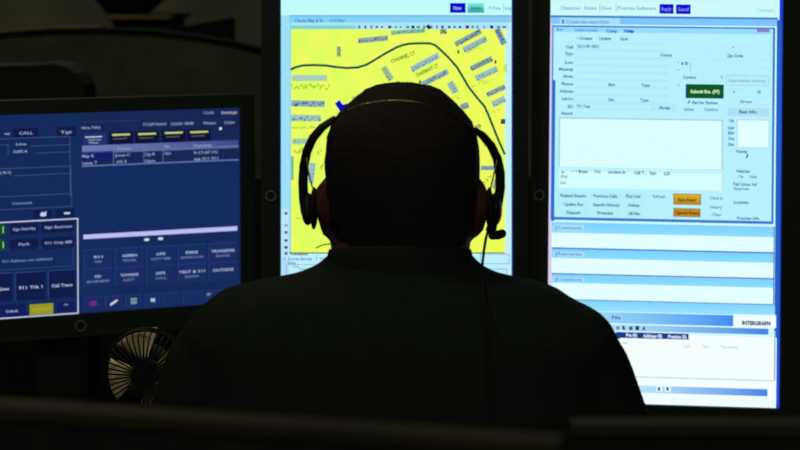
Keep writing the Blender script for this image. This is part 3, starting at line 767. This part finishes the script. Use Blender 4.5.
# hair: close-cropped cap
b = bmesh.new()
loft(b, head_rings(.0, 0), 64)
bmesh.ops.subdivide_edges(b, edges=[e_ for e_ in b.edges if abs(e_.verts[0].co.z - e_.verts[1].co.z) > .009], cuts=1)
kill = []
for v in b.verts:
    dy = v.co.y - HY
    lim = Z_(257) if dy < -.035 else (Z_(226) if dy < -.018 else Z_(196) if dy < .02 else Z_(165) if dy < .06 else Z_(130))
    if v.co.z < lim: kill.append(v)
bmesh.ops.delete(b, geom=kill, context='VERTS')
bmesh.ops.recalc_face_normals(b, faces=b.faces)
for v in b.verts:
    d = (v.co - Vector((HX, HY, Z_(180)))).normalized()
    v.co += d * (random.uniform(-.0006, .0014))
hair_bvh = BVHTree.FromBMesh(b)
for v in b.verts: v.co -= person.location
o = obj('hair', b, M_hair, person, True)
m = o.modifiers.new('thick', 'SOLIDIFY'); m.thickness = .008; m.offset = -1
o['label'] = 'short dark cropped hair'

# shirt
b = bmesh.new()
Lf, Rt = 1, 1
loft(b, [(.50, 0, 1.66, .17, .115, .125, 2.6), (.62, 0, 1.66, .172, .12, .125, 2.6), (.80, 0, 1.67, .172, .115, .115, 2.5), (.98, 0, 1.68, .195, .11, .12, 2.5),
         (1.06, 0, 1.685, .202, .098, .112, 2.5)] +
     [(Z_(y), (r_ - l_) / 2, 1.685 + k * .0012, (l_ + r_) / 2 + .0025, .090 - k * .0028, .104 - k * .0028, 2.5 - k * .045) for k, (y, l_, r_) in enumerate((
         (325, .212, .2125), (315, .208, .206), (306, .202, .197), (298, .193, .178), (291, .184, .165), (285, .175, .158), (281, .160, .151), (277.5, .136, .130),
         (273, .110, .105), (268, .096, .091), (263, .083, .081), (258, .0745, .0745), (253, .0715, .0715), (248, .0705, .0705)))])
for s in (-1, 1):
    sx = -.165 if s < 0 else .163
    limb(b, [(sx, 1.69, 1.076 if s < 0 else 1.066), (sx + s * .033, 1.698, .98), (s * .232, 1.735, .885)], [.068, .066, .058], 18)
    limb(b, [(s * .232, 1.735, .885), (s * .236, 1.76, .86)], [.058, .054], 18)
o = obj('shirt', b, M_shirt, person, True)
for v in o.data.vertices: v.co -= person.location
remesh(o, .008, 6)
b = bmesh.new(); prev = None
for (rr, z0, th) in ((.0735, Z_(257), .0), (.0722, Z_(250), .006), (.0712, Z_(246), .014), (.0690, Z_(246), .014), (.0690, Z_(257), .0)):
    cur = [b.verts.new((math.cos(a * PI / 24) * rr, 1.6965 + math.sin(a * PI / 24) * (rr - .003), z0 - math.sin(a * PI / 24) * th)) for a in range(48)]
    if prev:
        for k in range(48): b.faces.new((prev[k], prev[(k + 1) % 48], cur[(k + 1) % 48], cur[k]))
    prev = cur
for v in b.verts: v.co -= person.location
obj('collar', b, M_shirt, person, True)
b = bmesh.new()
loft(b, [(.475, 0, 1.66, .175, .12, .13, 2.6), (.52, 0, 1.66, .172, .12, .128, 2.6), (.56, 0, 1.66, .165, .12, .125, 2.6)])
for s in (-1, 1):
    limb(b, [(s * .09, 1.68, .56), (s * .12, 1.90, .57), (s * .13, 2.10, .56)], [.087, .08, .066], 16)
    limb(b, [(s * .13, 2.10, .55), (s * .13, 2.13, .33), (s * .13, 2.12, .13)], [.065, .066, .055], 16)
o = obj('trousers', b, M_trouser, person, True)
for v in o.data.vertices: v.co -= person.location
remesh(o, .012, 6)
for s in (-1, 1):
    b = tube(bmesh.new(), [(s * .13, 2.08, .052), (s * .135, 2.19, .045), (s * .14, 2.29, .04)], [.048, .05, .040], 14, .85)
    for v in b.verts: v.co -= person.location; v.co.z = max(v.co.z, -.47 + .001)
    obj('shoe', b, M_shoe, person, True)

# headset
hs = empty('headset', (HX, HY, Z_(225)))
tag(hs, 'black telephone headset with thin steel band and microphone on the operator\'s head', 'headset')
def hobj(name, b, m, smooth=True):
    for v in b.verts: v.co -= hs.location
    return obj(name, b, m, hs, smooth)
camp = Vector((0, 0, CAMZ))
def on_hair(px, py, off=.0035):
    d = Vector(((px - 400) / F, 1, -(py - HOR) / F)).normalized()
    h, n_, i_, dist = hair_bvh.ray_cast(camp, d)
    return h - d * off if h else None
ctrl = [(331, 121.5), (338, 115.5), (346, 110), (356, 105.4), (368, 102), (382, 100), (396, 99.2), (410, 99.4), (424, 101.6), (438, 105.8), (450, 111.4), (460, 118), (468, 124.4), (476.5, 131.5)]
bp = []
for px, py in ctrl:
    h = on_hair(px, py)
    bp.append(h)
known = [i for i, h in enumerate(bp) if h]
for i, (px, py) in enumerate(ctrl):
    if bp[i] is None:
        j = min(known, key=lambda q: abs(q - i))
        bp[i] = at(px, py, bp[j].y + .004 * abs(i - j))
for q in range(3):
    for i in range(1, len(bp) - 1): bp[i] = (bp[i - 1] + bp[i] * 2 + bp[i + 1]) / 4 - Vector((0, .0006, 0))
Lp = [at(*p) for p in ((334, 118.6, bp[0].y), (322, 127.5, 1.700), (313, 138, 1.706), (307, 151, 1.712), (304, 166, 1.716), (303, 182, 1.72), (303.6, 198, 1.722), (306, 212, 1.724))]
Rp = [at(*p) for p in ((475, 130, bp[-1].y), (483, 136, 1.700), (491, 145.5, 1.706), (497, 158, 1.712), (500, 172, 1.716), (500.2, 188, 1.72), (498, 203, 1.722), (495, 214, 1.724))]
hobj('headband', tube(bmesh.new(), bp, .0013, 8), M_steel)
hobj('band_arm', tube(bmesh.new(), Lp, [.003, .0042, .0046, .0048, .005, .005, .005, .0055], 10), M_headset)
hobj('band_arm', tube(bmesh.new(), Rp, [.003, .0042, .0046, .0048, .005, .005, .005, .0055], 10), M_headset)
for (px, s) in ((308, -1), (495.5, 1)):
    c = at(px, 209, 1.723)
    b = bmesh.new(); ball(b, (c.x, c.y, c.z), .0068, .019, .0165, 20); hobj('ear_housing', b, M_headset)
    b = bmesh.new(); ball(b, (c.x - s * .0062, c.y - .002, c.z + .001), .0042, .024, .0215, 20); hobj('ear_cushion', b, M_foam)
wl = [at(*p) for p in ((306.5, 158, 1.702), (308.5, 172, 1.70), (312, 186, 1.699), (314.2, 192, 1.699), (312.6, 204, 1.698), (312.2, 216, 1.70))]
hobj('band_wire', tube(bmesh.new(), wl, .0008, 6), M_steel)
wl = [at(*p) for p in ((497, 160, 1.702), (493, 178, 1.70), (489, 196, 1.699), (487, 214, 1.70))]
hobj('band_wire', tube(bmesh.new(), wl, .0008, 6), M_steel)
bm_ = [at(*p) for p in ((493, 222, 1.725), (491, 230, 1.727), (492.5, 235.5, 1.733), (497.5, 235.5, 1.748))]
hobj('microphone_boom', tube(bmesh.new(), bm_, [.005, .0055, .0035, .0032], 10), M_headset)
hobj('microphone', tube(bmesh.new(), [at(492, 236, 1.735), at(498, 235, 1.742), at(502, 233.6, 1.748)], [.0038, .0048, .0046], 12), M_foam)
cd = [at(*p) for p in ((488.5, 229, 1.722), (486, 238, 1.71), (484, 250, 1.70), (482.6, 262, 1.69), (481.5, 274, 1.66), (482, 285, 1.612), (484, 300, 1.583), (488, 330, 1.566), (492, 380, 1.560), (493, 450, 1.556), (494, 540, 1.553))]
hobj('cord', tube(bmesh.new(), cd, .0014, 8), M_foam)

# ------------------------------------------------------------------ office chair (below the frame)
ch = empty('office_chair', (0, 1.64, 0))
tag(ch, 'black office chair under the seated operator', 'chair')
obj('seat', box(bmesh.new(), -.24, .24, -.21, .26, .40, .468, .02), M_trouser, ch)
b = loft(bmesh.new(), [(.52, 0, -.175, .19, .02, .025, 3.5), (.56, 0, -.178, .21, .022, .028, 3.5), (.75, 0, -.18, .215, .022, .028, 3.5), (.88, 0, -.185, .20, .02, .025, 3.5), (.93, 0, -.188, .16, .012, .015, 3.5)])
obj('backrest', b, M_trouser, ch, True)
obj('back_bracket', box(bmesh.new(), -.03, .03, -.232, -.212, .36, .7, .004), M_plastic, ch)
obj('column', tube(bmesh.new(), [(0, 0, .12), (0, 0, .38)], .025, 14, 1, False), M_plastic, ch, True)
for k in range(5):
    a = 2 * PI * k / 5 + .3
    lg_ = obj('leg', tube(bmesh.new(), [(0, 0, .11), (math.cos(a) * .28, math.sin(a) * .28, .075)], [.025, .016], 10), M_plastic, ch, True)
    b = bmesh.new(); ball(b, (math.cos(a) * .28, math.sin(a) * .28, .0305), .03, .03, .03, 14); obj('caster', b, M_plastic, ch, True)

# ------------------------------------------------------------------ small desk fan
fy = 1.97
fc = at(145.5, 371.5, fy)
FR = 41.5 * fy / F
fan = empty('desk_fan', (fc.x, fy, DZ))
tag(fan, 'small desk fan with tan blades behind a dark radial wire guard', 'fan')
fz = fc.z - DZ
def P3(r, a, y): return (math.cos(a) * r, y, fz + math.sin(a) * r)
for k in range(4):
    a0 = math.radians(107 + 90 * k)
    b = bmesh.new(); rows = []
    for i in range(7):
        r = FR * (.28 + .68 * i / 6)
        half = math.radians(17 + 11 * math.sin(min(1, i / 5) * PI / 2))
        row = []
        for j in range(7):
            q = -1 + 2 * j / 6
            a = a0 + q * half
            row.append(b.verts.new(P3(r, a, .012 - q * r * math.sin(half) * .70 + .002 * q * q)))
        rows.append(row)
    for r0, r1 in zip(rows, rows[1:]):
        for j in range(6): b.faces.new((r0[j], r0[j + 1], r1[j + 1], r1[j]))
    o = obj('blade', b, M_blade, fan, True)
    m = o.modifiers.new('thick', 'SOLIDIFY'); m.thickness = .0012
b = bmesh.new(); ball(b, (0, .012, fz), .013, .014, .013, 18); obj('hub', b, M_wire, fan, True)
for (rr, yy, th) in ((FR, -.002, .0016), (FR * .99, .012, .0014), (FR * .26, -.018, .0009)):
    obj('guard_ring', ring_closed(bmesh.new(), [P3(rr, a * PI / 24, yy) for a in range(48)], th), M_wire, fan, True)
for k in range(40):
    a = 2 * PI * k / 40
    obj('guard_wire', tube(bmesh.new(), [P3(FR, a, -.002), P3(FR * .85, a, -.013), P3(FR * .26, a, -.018)], .00095, 5, 1, False), M_wire, fan, True)
b = bmesh.new(); bmesh.ops.create_cone(b, cap_ends=True, segments=20, radius1=FR * .24, radius2=FR * .24, depth=.004)
bmesh.ops.rotate(b, verts=b.verts, matrix=Matrix.Rotation(PI / 2, 3, 'X')); bmesh.ops.translate(b, verts=b.verts, vec=(0, -.018, fz)); obj('guard_cap', b, M_wire, fan)
b = bmesh.new(); ball(b, (0, .045, fz), .022, .026, .022, 18); obj('motor_housing', b, M_wire, fan, True)
obj('pole', tube(bmesh.new(), [(0, .045, .012), (0, .045, fz - .018)], .006, 10, 1, False), M_wire, fan, True)
obj('base', loft(bmesh.new(), [(0, 0, .045, .06, .06, .06, 2), (.008, 0, .045, .058, .058, .058, 2), (.014, 0, .045, .02, .02, .02, 2)]), M_wire, fan, True)

# ------------------------------------------------------------------ low partitions in the foreground
def low_partition(pa, pb, ya, yb, label, th=.0085):
    a = at(*pa, ya); c = at(*pb, yb)
    mid = (a + c) / 2
    t = empty('low_partition', (mid.x, mid.y, 0), math.atan2(c.y - a.y, c.x - a.x))
    tag(t, label, 'partition', 'low partitions in the foreground')
    hl = (Vector((c.x, c.y)) - Vector((a.x, a.y))).length / 2
    obj('top_rail', box(bmesh.new(), -hl, hl, -.004, .022, mid.z - th, mid.z, .002), M_rail, t)
    obj('panel', box(bmesh.new(), -hl, hl, 0, .02, 0, mid.z - th - .0005), M_cap, t)
low_partition((-500, 369), (560, 446), 1.153, .977, 'dark low partition with a brown rail running below the operator, from the left edge')
low_partition((572, 424), (1300, 424), 1.25, 1.25, 'dark low partition with a brown rail below the right monitor')
